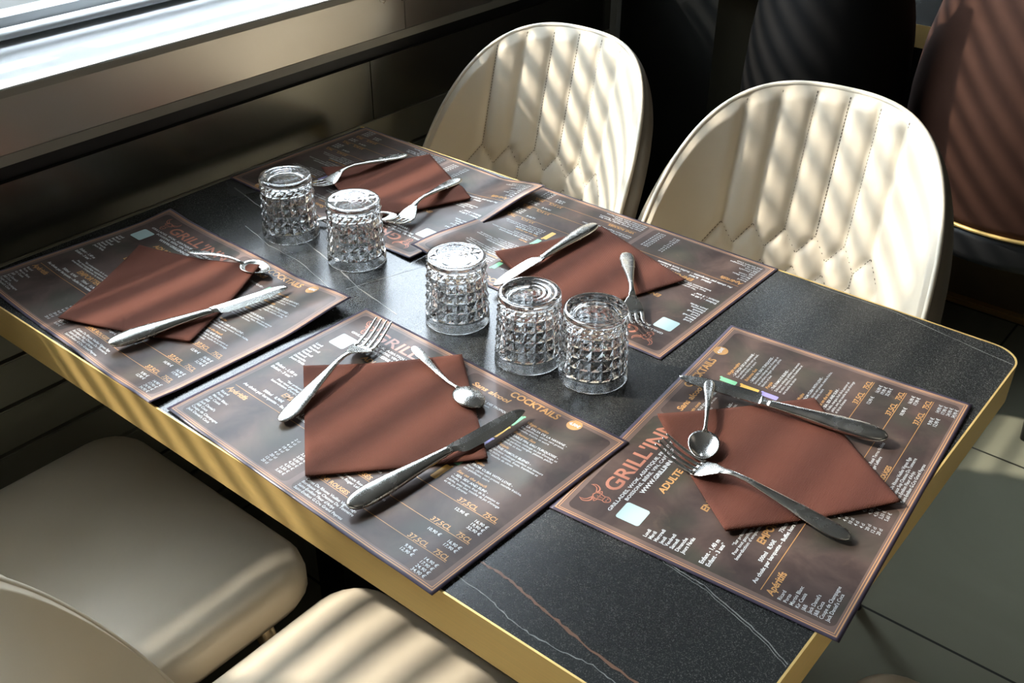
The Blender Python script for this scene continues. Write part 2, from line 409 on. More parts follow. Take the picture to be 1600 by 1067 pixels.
def chair_mesh_parts(parent, off, mi, mo, mp, ms, ml, quilted=True):
    NA, NZ = 170, 120
    s = np.sin(np.linspace(-1, 1, NA) * math.pi / 2 * .997); s /= abs(s[0])
    s = s * .9995
    zt = top_z(s); S = seams(off)
    A = np.repeat(s[:, None] * AA, NZ, 1); t = np.linspace(0, 1, NZ)
    Z = .440 + (zt[:, None] - .440) * t[None, :]
    ed = np.minimum((zt[:, None] - Z), (1 - np.abs(s[:, None])) * AA * 3.2 + 0 * Z)
    q = (quilt(A, Z, S) if quilted else .006) * np.clip(ed / .02, 0, 1)
    inner = shell_pos(A, Z, -(q + .002)).reshape(-1, 3)
    bulge = .024 * np.clip(ed / .03, 0, 1) ** .5 + .004
    outer = shell_pos(A, Z, bulge).reshape(-1, 3)
    idx = np.arange(NA * NZ).reshape(NA, NZ)
    F1 = np.stack([idx[:-1, :-1], idx[1:, :-1], idx[1:, 1:], idx[:-1, 1:]], -1).reshape(-1, 4)
    mesh_obj('quilted_backrest' if quilted else 'backrest', inner, F1[:, ::-1], mi, parent, True)
    F2 = F1.copy(); V = list(outer); F = [tuple(f) for f in F2]
    n0 = len(V); rim_i = [idx[i, NZ - 1] for i in range(NA)]
    V += [inner[i] for i in rim_i]
    for i in range(NA - 1): F.append((rim_i[i], rim_i[i + 1], n0 + i + 1, n0 + i))
    mesh_obj('outer_shell', V, F, mo, parent, True)
    P = [tuple(shell_pos(np.array(si * AA), np.array(z_), .001)) for si, z_ in zip(s[::2], zt[::2] + .0005)]
    tube('piping', P, .0042, mp, parent, 8)
    if quilted:
        V, F = [], []
        for x0, z0, x1, z1 in S:
            L = math.hypot(x1 - x0, z1 - z0); n = int(L / .0052)
            for k in range(n):
                t0, t1 = (k + .15) / n, (k + .75) / n
                c = []
                for tt in (t0, t1):
                    a = x0 + (x1 - x0) * tt; z = z0 + (z1 - z0) * tt; c.append((a, z))
                if any(abs(a) > AA * .97 or z > top_z(np.array(a / AA)) - .006 or z < .47 for a, z in c): continue
                nx, nz = -(z1 - z0) / L * .0005, (x1 - x0) / L * .0005
                b = len(V)
                for o_ in (-.0008, -.0032):
                    for a, z in c:
                        for sg in (-1, 1): V.append(tuple(shell_pos(np.array(a + sg * nx), np.array(z + sg * nz), o_)))
                F += [(b, b + 1, b + 3, b + 2), (b + 4, b + 6, b + 7, b + 5), (b, b + 2, b + 6, b + 4), (b + 1, b + 5, b + 7, b + 3), (b, b + 4, b + 5, b + 1), (b + 2, b + 3, b + 7, b + 6)]
        st = mesh_obj('stitching', V, F, ms, parent)
    # seat cushion
    def ring(k, z, hx=.232, y0=.045, y1=.492, rc=.062):
        P = rr_outline(-hx + k, hx - k, y0 + k, y1 - k, max(.01, rc - k * .5), max(.01, rc - k * .5), 6); return [(x, y, z) for x, y in P]
    prof = [(.03, .400), (.008, .404), (.0, .420), (.0, .440), (.004, .457), (.014, .468), (.035, .4735), (.08, .4765), (.15, .478)]
    V, F = [], []; m = 28
    for k, z in prof: V += ring(k, z)
    for r_ in range(len(prof) - 1):
        for i in range(m): j = (i + 1) % m; F.append((r_ * m + i, r_ * m + j, (r_ + 1) * m + j, (r_ + 1) * m + i))
    F += [tuple(range(m - 1, -1, -1)), tuple((len(prof) - 1) * m + i for i in range(m))]
    mesh_obj('seat', V, F, mi, parent, True)
    box('seat_base', -.19, .19, .09, .45, .372, .399, M_BLACKM, parent, .004)
    for sx_, y0, y1 in ((-1, .42, .47), (1, .42, .47), (-1, .12, .03), (1, .12, .03)):
        l = tube('leg', [(sx_ * .165, y0, .371), (sx_ * .217, y1, .012)], [.014, .0095], ml, parent, 12)
        tube('foot_cap', [(sx_ * .217, y1, .012), (sx_ * .2195, y1 + (y1 - y0) * .03, 0)], [.0105, .0105], M_BLACKM, l, 12)
GRP = 'cream quilted chairs around the laid table'
def chair(label, x, y, rz, off, grp=GRP):
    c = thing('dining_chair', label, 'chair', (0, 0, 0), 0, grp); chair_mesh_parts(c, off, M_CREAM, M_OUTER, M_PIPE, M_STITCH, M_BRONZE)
    c.location = (x, y, 0); c.rotation_euler = (0, 0, rz); return c
c1 = chair('cream quilted chair nearest the window on the far side, striped with sharp sunlight', -.8836, .9801, math.pi - .0435, .040)
c2 = chair('cream quilted chair in front of the black chair, with soft sun stripes', -.3979, .9854, math.pi + .0809, .012)
def dup(src, label, x, y, rz):
    c = copy_tree(src); c['label'] = label; c.location = (x, y, 0); c.rotation_euler = (0, 0, rz); return c
dup(c2, 'shaded taupe-looking chair on the near side beside the window wall, seat under the table', -.866, -.35, .0)
dup(c2, 'chair at bottom left corner, smooth seat partly sunlit and backrest rim seen from behind', -.36, -.335, 0)
dup(c2, 'chair at the right end of the table, only a dark seat corner in view', .475, .225, math.pi / 2)
# barrel chairs of the next table
def barrel_chair(label, x, y, rz, cloth, rx, ry, htop, base=True):
    c = thing('barrel_chair', label, 'chair', (x, y, 0), rz)
    NA, NZ = 60, 40; V, F = [], []
    for layer, dr in ((0, 0.), (1, -.045)):
        for i in range(NA + 1):
            th = math.radians(-205 + 230 * i / NA)
            u = abs(i / NA * 2 - 1)
            h = htop - .30 * max(0, u - .35) ** 1.6 * 1.9
            for k in range(NZ + 1):
                t = k / NZ; z = .49 + (h - .49) * t; fl = float(np.interp(z, [.49, .60, .70, .80, .93, 1.02, 1.12], [1., 1.03, 1.035, 1.0, .90, .80, .66]))
                pr = dr * (1 - .0 * t) + (-.012 if False else 0)
                V.append(((rx * fl + pr) * math.cos(th), (ry * fl + pr) * math.sin(th), z))
    n = NZ + 1; off = (NA + 1) * n
    for i in range(NA):
        for k in range(NZ):
            a = i * n + k; F.append((a, a + n, a + n + 1, a + 1)); F.append((off + a, off + a + 1, off + a + n + 1, off + a + n))
        a = i * n + NZ; F.append((a, a + n, off + a + n, off + a)); a = i * n; F.append((a, off + a, off + a + n, a + n))
    for i in (0, NA):
        for k in range(NZ): a = i * n + k; F.append((a, a + 1, off + a + 1, off + a))
    mesh_obj('barrel_backrest', V, F, cloth, c, True)
    def cyl(name, rx_, ry_, z0, z1, mat, bulge=0.):
        m = 48; V = []; F = []
        pr = [(1 - bulge, z0), (1, z0 + (z1 - z0) * .25), (1, z0 + (z1 - z0) * .75), (1 - bulge, z1)]
        for s_, z in pr: V += [(rx_ * s_ * math.cos(2 * math.pi * i / m), ry_ * s_ * math.sin(2 * math.pi * i / m), z) for i in range(m)]
        for r_ in range(3):
            for i in range(m): j = (i + 1) % m; F.append((r_ * m + i, r_ * m + j, (r_ + 1) * m + j, (r_ + 1) * m + i))
        F += [tuple(range(m - 1, -1, -1)), tuple(3 * m + i for i in range(m))]
        return mesh_obj(name, V, F, mat, c, True)
    cyl('seat', rx - .048, ry - .048, .44, .52, cloth, .04)
    tube('gold_piping', [(rx * 1.01 * math.cos(2 * math.pi * i / 60), ry * 1.01 * math.sin(2 * math.pi * i / 60), .486) for i in range(60)], .0045, M_BRASS, c, 8, True)
    cyl('base_ring', rx * .995, ry * .995, .415, .481, M_BLACKM, .01)
    for i in range(4):
        a = math.radians(45 + 90 * i)
        tube('leg', [(rx * .8 * math.cos(a), ry * .8 * math.sin(a), .414), (rx * .95 * math.cos(a), ry * .95 * math.sin(a), 0)], [.017, .012], M_BLACKM, c, 10)
    return c
barrel_chair('brown velvet barrel chair at the right edge, diagonal sun stripes across its back', -.275, 1.86, 0, M_VELVET, .270, .25, 1.10)
barrel_chair('plain black barrel chair between the black pillar and the brown velvet chair', -.690, 1.66, 0, M_BLACKL, .165, .18, 1.08)

# ------------------------------------------------------------------ tumblers
def glass_mesh():
    H = .0912; NS = 18; NR = 5; SUB = 4
    N = NS * SUB; V = []; F = []
    def rad(z): return .0412 + (.0372 - .0412) * min(1, z / H)
    zs = [(0.0, -.0006), (.0006, 0), (.006, 0), (.0125, 0), (.0138, -.0004)]
    rows = []
    for z, d in zs: rows.append((z, [rad(z) + d] * N))
    z0 = .0142; dz = .0138
    for r in range(NR):
        for k in range(SUB + (1 if r == NR - 1 else 0)):
            fz = k / SUB; zz = z0 + dz * (r + fz); rr = []
            for i in range(N):
                fa = (i % SUB) / SUB
                h = 1 - max(abs(fz - .5), abs(fa - .5)) * 2 if 0 < fz < 1 else 0.
                rr.append(rad(zz) - .0023 + .0031 * h)
            rows.append((zz, rr))
    zt = z0 + dz * NR
    rows += [(zt + .0012, [rad(H) - .0002] * N), (zt + .0032, [rad(H) + .0002] * N), (H - .0016, [rad(H) - .0002] * N), (H - .0005, [rad(H) - .0010] * N), (H, [rad(H) - .0028] * N)]
    # slightly dished underside facing up, with rings
    for k in range(1, 12):
        f = k / 12; rows.append((H - .0016 * math.sin(f * math.pi / 2) + .00028 * math.sin(k * 2.6), [(rad(H) - .0028) * (1 - f)] * N))
    for z, rr in rows:
        for i in range(N): a = 2 * math.pi * i / N; V.append((rr[i] * math.cos(a), rr[i] * math.sin(a), z))
    n = len(rows)
    top = len(V); V.append((0, 0, H - .0016))
    for r in range(n - 1):
        for i in range(N): j = (i + 1) % N; F.append((r * N + i, r * N + j, (r + 1) * N + j, (r + 1) * N + i))
    for i in range(N): F.append(((n - 1) * N + i, (n - 1) * N + (i + 1) % N, top))
    # inside wall
    ins = [(0.0, .0016), (.002, .0019), (.009, .0026), (.0125, .0046), (.03, .0052), (.055, .0056), (.068, .0062), (.0735, .0080), (.0768, .0120), (.0782, .0190), (.0786, .0280)]
    b = len(V)
    for z, tck in ins:
        for i in range(N): a = 2 * math.pi * i / N; r_ = rad(z) - tck; V.append((r_ * math.cos(a), r_ * math.sin(a), z))
    m = len(ins); c = len(V); V.append((0, 0, .0787))
    for r in range(m - 1):
        for i in range(N): j = (i + 1) % N; F.append((b + r * N + j, b + r * N + i, b + (r + 1) * N + i, b + (r + 1) * N + j))
    for i in range(N): F.append((b + (m - 1) * N + (i + 1) % N, b + (m - 1) * N + i, c))
    for i in range(N): j = (i + 1) % N; F.append((j, i, b + i, b + j))
    return V, F, N, n, b
V, F, N_, n_, b_ = glass_mesh()
g0 = mesh_obj('glass_tumbler', V, F, M_GLASS)
zz_ = np.array([v[2] for v in V]); sm = []
for p in g0.data.polygons:
    zc = sum(V[i][2] for i in p.vertices) / len(p.vertices); facet = .0140 < zc < .0833 and min(p.vertices) < b_ and max(p.vertices) < n_ * N_
    sm.append(not facet)
g0.data.polygons.foreach_set('use_smooth', sm)
GL = [(-.9330, .3830, 'faceted tumbler nearest the window, leftmost of the upside-down glasses', .1), (-.8010, .3895, 'upside-down tumbler second from the window, in front of the spoon bowl', .4),
      (-.5860, .3605, 'middle upside-down tumbler, standing before the overlapping menus', .2), (-.4612, .3492, 'upside-down tumbler second from the right, standing close between two other glasses', .7), (-.3800, .3683, 'rightmost upside-down tumbler, nearest the camera', .35)]
for i, (x, y, lab, rz) in enumerate(GL):
    g = g0 if i == 0 else g0.copy()
    if i: COL.objects.link(g)
    g.location = (x, y, T + .0004); g.rotation_euler = (0, 0, rz); tag(g, lab, 'glass', 'upside-down glasses along the middle of the table')

# ------------------------------------------------------------------ menus: flat page arrays in millimetres
PAGE = {}
def put(key, V, F):
    a = PAGE.setdefault(key, ([], [])); k = len(a[0]); a[0].extend(V); a[1].extend([tuple(i + k for i in f) for f in F])
_cu = bpy.data.curves.new('text', 'FONT'); _to = bpy.data.objects.new('text', _cu); COL.objects.link(_to)
def text(key, s, u, v, cap, width=None, bold=0., shear=0., wf=1.):
    _cu.body = s; _cu.size = 1; _cu.offset = bold; _cu.shear = shear; _cu.resolution_u = 2 if cap < 7 else 4; _cu.fill_mode = 'FRONT'
    bpy.context.view_layer.update()
    me = _to.evaluated_get(bpy.context.evaluated_depsgraph_get()).to_mesh()
    P = [(q.co.x, q.co.y) for q in me.vertices]; F = [tuple(p.vertices) for p in me.polygons]
    _to.to_mesh_clear()
    if not P: return
    sc = cap / .69; x0 = min(p[0] for p in P); x1 = max(p[0] for p in P)
    sxx = sc * wf if width is None else width / (x1 - x0)
    put(key, [(u + (x - x0) * sxx, v - y * sc) for x, y in P], F)
def rect(key, u0, v0, u1, v1): 
    n = max(1, int(abs(u1 - u0) / 8)); 
    for k in range(n):
        a, b = u0 + (u1 - u0) * k / n, u0 + (u1 - u0) * (k + 1) / n; put(key, [(a, v1), (b, v1), (b, v0), (a, v0)], [(0, 1, 2, 3)])
def poly(key, P): put(key, P, [tuple(range(len(P)))])
def stroke(key, P, w):
    V, F = [], []
    Q = [Vector(p) for p in P]
    for i, q in enumerate(Q):
        t = (Q[min(i + 1, len(Q) - 1)] - Q[max(i - 1, 0)]).normalized(); wi = w[i] if hasattr(w, '__len__') else w; s = Vector((-t.y, t.x)) * wi / 2
        V += [(q.x + s.x, q.y + s.y), (q.x - s.x, q.y - s.y)]
        if i: F.append((2 * i - 2, 2 * i, 2 * i + 1, 2 * i - 1))
    put(key, V, F)
Wt, Or, Sa = 'printed_text', 'printed_headings', 'title_lettering'
text(Sa, "GRILL'INN", 58, 43.5, 17, 134, .018)
text(Wt, 'GRILLADES, WOK, ASIATIQUE, FRUITS DE MER,', 30, 52.6, 3.7, 158, .02)
text(Wt, 'BOISSONS, BIÈRE, VIN, CAFÉ COMPRIS', 53, 59, 3.7, 118, .02)
text(Wt, 'WWW.GRILLINN.FR', 71, 67, 4.6, 74, .035)
text(Or, 'ADULTE', 83, 83.5, 7.4, 44, .03, .1); text(Or, 'ENFANT', 84, 131, 7.4, 44, .03, .1)
for k, s in enumerate(('Lundi', 'Mardi', 'Mercredi', 'Jeudi', 'Vendredi', 'Samedi', 'Dimanche', 'Jours Fériés')): text(Wt, s, 18, 99.2 + 5.7 * k, 3.7, None, .03, 0, .98)
text(Wt, 'Enfant - 1,40 m', 17, 159.5, 4.2, 38, .03); text(Wt, 'Enfant - 3 ans*', 17, 166.3, 4.2, 37, .03)
text(Wt, '*Sur présentation de la carte', 56, 174, 3.2, 62, .02); text(Wt, 'Pour tout gaspillage, supplément de 5€', 45, 179, 3.2, 82, .02); text(Wt, "Interdiction d'emporter la nourriture", 40, 184, 3.2, 90, .02)
text(Or, 'EMPORTER', 73.5, 195.5, 7.6, 54, .03, .1)
text(Wt, '500ml   8,90€        750ml   11,90€', 51, 203.6, 3.9, 86, .03)
text(Wt, 'Au choix par barquette – Buffet hors boissons', 22.5, 210, 3.9, 118, .03)
rect(Or, 18, 216.6, 190, 217.3)
text(Or, 'Apéritifs', 16.5, 229, 7.2, 34, .025, .15)
for k, s in enumerate(('Ricard', 'Porto', 'Martini Blanc', 'Kir Cassis', 'J&B', "Jack Daniel's", 'J&B Coca', 'Coupe de Champagne', "Jack Daniel's Coca")): text(Wt, s, 16.5, 237 + 5.55 * k, 3.6, None, .004)
for k, (s, p) in enumerate(zip(('2 cl', '4 cl', '4 cl', '10 cl', '4 cl', '4 cl', '20 cl', '12 cl', '20 cl'), ('2,80 €', '3,20 €', '3,50 €', '3,80 €', '4,00 €', '4,20 €', '4,50 €', '5,50 €', '5,60 €'))):
    text(Wt, s, 150, 237 + 5.55 * k, 3.6, None, .004); text(Wt, p, 174, 237 + 5.55 * k, 3.6, None, .004)
text(Or, 'Sans alcool', 219.5, 33.5, 7.2, 56, .025, .15); text(Or, 'COCKTAILS', 266, 20.6, 9.4, 70, .03)
def disc(key, cu, cv, r, n=28): poly(key, [(cu + r * math.cos(2 * math.pi * k / n), cv - r * math.sin(2 * math.pi * k / n)) for k in range(n)])
disc(Or, 357.5, 15.5, 9); text('badge_price', '4,50€', 350.6, 17.3, 4.2, 14, .04, .1)
def cocktail(u, v, name, cap_, lines, wid):
    text(Or, name, u, v, 3.8, None, .02, .2, 1.05); text(Wt, cap_, u + .5, v + 5.6, 3.3, None, .012)
    for k, s in enumerate(lines): text(Wt, s, u + .5, v + 10.4 + 4.6 * k, 3.1, None, .0)
cocktail(219.5, 44.5, 'Virgin coco', '- SOUS LE SOLEIL DES TROPIQUES -', ("Jus d'ananas, lait de coco,", 'sirop de coco'), 0)
cocktail(219.5, 69, 'Panama', '- LE SECRET DES ÎLES -', ("Jus d'orange, jus d'ananas,", 'grenadine et citron'), 0)
cocktail(219.5, 133, 'Piña colada', '- SOUS LES COCOTIERS -', ("Rhum, jus d'ananas,", 'lait de coco'), 0)
cocktail(315.5, 47, 'Virgin mojito', '- LA SALSA DE LA HAVANE -', ('Eau pétillante, citron vert pressé,', 'menthe fraîche et sucre'), 0)
cocktail(315.5, 69, 'Bahamas Sun', '- SABLE FIN, EAU TURQUOISE -', ("Savoureux mélange au jus d'orange et", 'aux parfums mangue, passion, pêche', 'blanche et kiwi'), 0)
cocktail(315.5, 95, 'Purple', '- THE FAMOUS BLEND -', ('Délicieux mélange pétillant aux saveurs', 'de mûre, violette, fraise, framboise et', 'une touche de citron'), 0)
cocktail(315.5, 133.5, 'Mojito', '- FROM CUBA WITH LOVE -', ('Rhum, citron vert pressé, menthe fraîche,', 'eau pétillante, sucre'), 0)
cocktail(315.5, 157.5, 'Sex on the beach', '- SEA, SEX AND SUN! -', ('Vodka, mangue, fruit de la passion et', "pêche, avec une touche de jus d'orange", "et de jus d'ananas"), 0)
for v_, nm, a, b in ((190.6, 'VINS BLANCS', ['12,90 €'], ['16,90 €', '19,90 €', '32,90 €']), (228.2, 'VINS ROSÉS', ['10,90 €'], ['16,90 €', '17,90 €']), (259, 'VINS ROUGES', ['9,90 €', '12,90 €'], ['14,90 €', '17,90 €', '24,90 €', '34,90 €'])):
    rect(Or, 212, v_ + .3, 400, v_ + .95); text(Or, nm, 213, v_ - 1, 5.2, 46, .03); text(Or, '37,5CL', 346.5, v_ - 1, 6, 26, .02); text(Or, '75CL', 381.5, v_ - 1, 6, 18, .02)
    for k, s in enumerate(a): text(Wt, s, 354.5, v_ + 10.5 + 5.7 * k, 3.9, None, .01)
    for k, s in enumerate(b): text(Wt, s, 382, v_ + 11.3 + 5.7 * k, 3.9, None, .01)
for v_, L in ((202, ('Chardonnay Terres Blanches', 'Sauvignon Blanc du Val', 'Muscat Sec des Collines')), (239, ('Côtes de Provence Rosé Terres Nobles', "Rosé d'Anjou Roger Lefèvre")),
              (270, ('Cotes Du Rhone Vieilles Vignes Rge', 'Bordeaux Sup Chateau Du Tonnerre', "Saint-Émilion Fleur d'Arlys", 'Saint-Émilion G.Cru Grand Peyrou'))):
    for k, s in enumerate(L): text(Wt, s, 209.5, v_ + 5.3 * k, 3.6, None, .006)
# bull head emblem
def arc(P, n=6):
    out = []
    for i in range(len(P) - 1):
        p0, p1, p2, p3 = (Vector(P[max(i - 1, 0)]), Vector(P[i]), Vector(P[i + 1]), Vector(P[min(i + 2, len(P) - 1)]))
        for k in range(n):
            t = k / n; out.append(tuple(.5 * ((2 * p1) + (p2 - p0) * t + (2 * p0 - 5 * p1 + 4 * p2 - p3) * t * t + (3 * p1 - p0 - 3 * p2 + p3) * t ** 3)))
    out.append(tuple(P[-1])); return out
LG = 'bull_emblem'
for sg in (-1, 1):
    m = lambda P: [(42 + sg * x, y) for x, y in P]
    h = arc(m([(3, 27), (8, 28.2), (12, 26), (14, 21), (11.5, 16.5)])); stroke(LG, h, list(np.linspace(2.2, .5, len(h))))
    h = arc(m([(3, 27), (9, 24.5), (11.5, 21.5), (11.8, 18)])); stroke(LG, h, list(np.linspace(1.3, .5, len(h))))
    stroke(LG, arc(m([(3, 27), (4.6, 31), (3.2, 37), (4.2, 41), (2.2, 44.5), (0, 45.5)])), 1.1)
    stroke(LG, arc(m([(4.5, 29.5), (8.5, 31), (5, 33)])), .9); stroke(LG, m([(1.2, 33), (3, 31.8)]), .9)
    stroke(LG, arc(m([(.6, 41), (1.8, 42), (2.4, 40.8)])), .8)
stroke(LG, arc([(39, 27), (42, 25.8), (45, 27)]), 1.2); stroke(LG, [(42, 30), (42, 37)], .7); stroke(LG, [(38.8, 38), (45.2, 38)], .8)
# pale patch where the code sits, left blank
def rrect(key, u0, v0, u1, v1, r, n=5): poly(key, [(x, y) for x, y in [((u1 - r) + r * math.cos(a), (v0 + r) - r * math.sin(a)) for a in [math.pi / 2 * k / n for k in range(n + 1)]] + [((u0 + r) - r * math.sin(a), (v0 + r) - r * math.cos(a)) for a in [math.pi / 2 * k / n for k in range(n + 1)]] + [((u0 + r) - r * math.cos(a), (v1 - r) + r * math.sin(a)) for a in [math.pi / 2 * k / n for k in range(n + 1)]] + [((u1 - r) + r * math.sin(a), (v1 - r) + r * math.cos(a)) for a in [math.pi / 2 * k / n for k in range(n + 1)]]])
rrect('pale_patch', 26, 60, 52, 86, 3)
def drink(key, u, v, h, wd=8): rrect('glass_' + key, u, v, u + wd, v + h, 1.6); disc('glass_' + key, u + wd - 1, v - .5, 1.8, 10)
drink('green', 299.5, 41, 20); drink('amber', 299.5, 66.5, 22); drink('violet', 299.5, 93, 19); drink('green', 302, 133, 17); drink('amber', 299.5, 156, 25)
drink('green', 208.8, 48, 12, 6); drink('amber', 208.8, 72, 14, 6)
bpy.data.objects.remove(_to); bpy.data.curves.remove(_cu)
PM = {Wt: M_WHITE, Or: M_ORANGE, Sa: M_SALMON, LG: M_SALMON, 'badge_price': M_WHITE, 'pale_patch': M_PALE, 'glass_green': M_GREEN, 'glass_amber': M_YELLOW, 'glass_violet': M_VIOLET}
SEP = {Sa, LG}
PN = {'glass_green': 'drink_picture', 'glass_amber': 'drink_picture', 'glass_violet': 'drink_picture'}
PZ = {'badge_price': .00045}
def ease(t): t = np.clip(t, 0, 1); return t * t * (3 - 2 * t)
def menu(label, x, y, deg, zf):
    # x, y: top left corner of the page; deg: direction of its top edge
    t = thing('menu_placemat', label, 'placemat', (x, y, T), math.radians(deg), 'laminated menus used as placemats')
    NU, NV = 85, 61
    U, Vv = np.meshgrid(np.linspace(0, 420, NU), np.linspace(0, 297, NV), indexing='ij')
    Z = zf(U, Vv); P = np.stack([U / 1000, -Vv / 1000, Z], -1).reshape(-1, 3)
    idx = np.arange(NU * NV).reshape(NU, NV); k = NU * NV
    Ft = np.stack([idx[:-1, :-1], idx[:-1, 1:], idx[1:, 1:], idx[1:, :-1]], -1).reshape(-1, 4)
    rim = list(idx[:, 0]) + list(idx[-1, 1:]) + list(idx[-2::-1, -1]) + list(idx[0, -2:0:-1])
    Pb = P.copy(); Pb[:, 2] -= .00035
    F = [tuple(f) for f in Ft] + [tuple(int(q) + k for q in f[::-1]) for f in Ft] + [(rim[i], rim[(i + 1) % len(rim)], rim[(i + 1) % len(rim)] + k, rim[i] + k) for i in range(len(rim))]
    V = np.concatenate([P, Pb]); nf = len(F); MI = [0] * nf; mats = [M_MENU]; base = len(V); VV = [V]
    for key, (Vp, Fp) in PAGE.items():
        a = np.array(Vp); z = zf(a[:, 0], a[:, 1]) + PZ.get(key, .00022); q = np.stack([a[:, 0] / 1000, -a[:, 1] / 1000, z], -1)
        if key in SEP: mesh_obj(PN.get(key, key), q, Fp, PM[key], t); continue
        VV.append(q); F += [tuple(i + base for i in f) for f in Fp]; base += len(q); mats.append(PM[key]); MI += [len(mats) - 1] * len(Fp)
    o = mesh_obj('laminated_sheet', np.concatenate(VV), F, None, t, False, mats=mats, midx=MI)
    o.data.polygons.foreach_set('use_smooth', [True] * nf + [False] * (len(F) - nf))
    uv = o.data.uv_layers.new(name='UVMap'); uvc = np.zeros((base, 2)); uvc[:2 * k] = np.concatenate([np.stack([U, Vv], -1).reshape(-1, 2)] * 2) / 420.
    li = np.empty(len(o.data.loops), dtype=np.int32); o.data.loops.foreach_get('vertex_index', li)
    uv.data.foreach_set('uv', uvc[li].ravel().astype(np.float32))
    return t
B0 = .0012
menu('menu placemat at the near edge, fork, spoon and knife spread around its napkin', -.6927, .3025, -2.18, lambda u, v: B0 + .0016 * ease((u - 330) / 60) + .0016 * ease((60 - u) / 60) * ease((v - 180) / 90))
menu('menu placemat turned sideways at the right end, corner jutting past the table', -.2767, .1510, 94.37, lambda u, v: B0 + 0 * u + .0012 * ease((u - 300) / 120) * ease((v - 200) / 90))
menu('wavy menu placemat at the left end beside the window wall, near side', -1.1279, .3125, -2.63, lambda u, v: B0 + .0030 * ease((u - 90) / 90) * ease((40 - v) / 40) * (1 + np.cos((u - 250) / 60)) / 2 + .011 * ease((u - 300) / 120) * ease((120 - v) / 120) + .004 * ease((80 - u) / 80) * ease((v - 60) / 200) + .003 * ease((u - 300) / 100) + .0012 * (1 + np.sin(u / 30.)) * ease((v - 250) / 45) + .004 * ease((60 - u) / 60) * ease((60 - v) / 60))
menu('menu placemat on the far side in front of the right cream chair, seen upside down', -.3340, .4450, 179.5, lambda u, v: B0 + .013 * ease((u - 330) / 90) * ease((170 - v) / 150) + .0006 * ease((u - 380) / 40))
menu('menu placemat at the far left under two forks, its corner lapping the next menu', -.7400, .4320, 178.1, lambda u, v: B0 + .013 * ease((95 - u) / 95) * ease((v - 120) / 150) + .0004 + .002 * ease((70 - u) / 70) * ease((80 - v) / 80))

# ------------------------------------------------------------------ napkins
def napkin(label, C, lift, seed, bz=.0014, fold=0.):
    rnd = random.Random(seed); N = 34; ph = [rnd.uniform(0, 6.28) for _ in range(6)]
    cx = sum(c[0] for c in C) / 4; cy_ = sum(c[1] for c in C) / 4
    V, F, UV = [], [], []
    def surf(s, t, inset, rot):
        p = [(1 - s) * (1 - t), s * (1 - t), s * t, (1 - s) * t]
        x = sum(a * c[0] for a, c in zip(p, C)) - cx; y = sum(a * c[1] for a, c in zip(p, C)) - cy_
        x, y = x * math.cos(rot) - y * math.sin(rot), x * math.sin(rot) + y * math.cos(rot)
        x *= 1 - inset; y *= 1 - inset
        # soft, slightly bowed edges
        z = .0005 * (math.sin(x * 38 + ph[0]) + math.sin(y * 33 + ph[1])) * .5 + .0005
        for k in range(4): z += lift[k] * max(0, p[k] - .45) ** 1.5 * 3.2
        z += fold * math.exp(-((t - .82) / .11) ** 2)
        return x, y, z
    for layer, (zo, th, inset, rot) in enumerate(((0, .0011, .010, rnd.uniform(-.012, .012)), (.0014, .0013, 0, 0))):
        b = len(V)
        for side in (1, 0):
            for i in range(N + 1):
                for j in range(N + 1):
                    s, t = i / N, j / N; x, y, z = surf(s, t, inset, rot); e = min(s, t, 1 - s, 1 - t) * N
                    hh = zo + (th * (.62 if e < .5 else 1) if side else 0)
                    V.append((x, y, z * (1 if layer else .8) + hh)); UV.append((s, t))
        n = N + 1; k = n * n
        for i in range(N):
            for j in range(N): a = b + i * n + j; F += [(a, a + n, a + n + 1, a + 1), (a + k, a + k + 1, a + k + n + 1, a + k + n)]
        rim = [i * n for i in range(n)] + [N * n + j for j in range(1, n)] + [i * n + N for i in range(N - 1, -1, -1)] + [j for j in range(N - 1, 0, -1)]
        for q in range(len(rim)): a, c = b + rim[q], b + rim[(q + 1) % len(rim)]; F.append((a, a + k, c + k, c))
    o = mesh_obj('paper_napkin', V, F, M_NAP, None, True); o.location = (cx, cy_, T + bz)
    uv = o.data.uv_layers.new(name='UVMap'); li = np.empty(len(o.data.loops), dtype=np.int32); o.data.loops.foreach_get('vertex_index', li)
    uv.data.foreach_set('uv', np.array(UV)[li].ravel().astype(np.float32))
    bm = bmesh.new(); bm.from_mesh(o.data); bmesh.ops.recalc_face_normals(bm, faces=bm.faces); bm.to_mesh(o.data); bm.free()
    return tag(o, label, 'napkin', 'folded brown paper napkins')
napkin('brown napkin on the near middle menu, lying between fork and knife', [(-.644, .154), (-.520, .295), (-.370, .167), (-.494, .025)], (.004, .002, .001, .001), 1)
napkin('brown napkin on the sideways right menu, under the crossed knife and spoon', [(-.273, .341), (-.156, .488), (-.009, .375), (-.123, .227)], (.004, .0, .004, .003), 2)
napkin('brown napkin on the left near menu, crossed by a dark-looking knife', [(-1.053, .208), (-.872, .277), (-.794, .104), (-.964, .029)], (.004, .006, .001, .003), 3, .002)
napkin('brown napkin on the far right menu, its right part holding a fork handle', [(-.654, .514), (-.593, .688), (-.411, .627), (-.479, .449)], (.006, .0, .001, .001), 4)
napkin('brown napkin on the far left menu, a bright sunlit fold along one side', [(-1.053, .550), (-.969, .717), (-.801, .632), (-.872, .475)], (.008, .001, .001, .001), 5, .0026, .004)

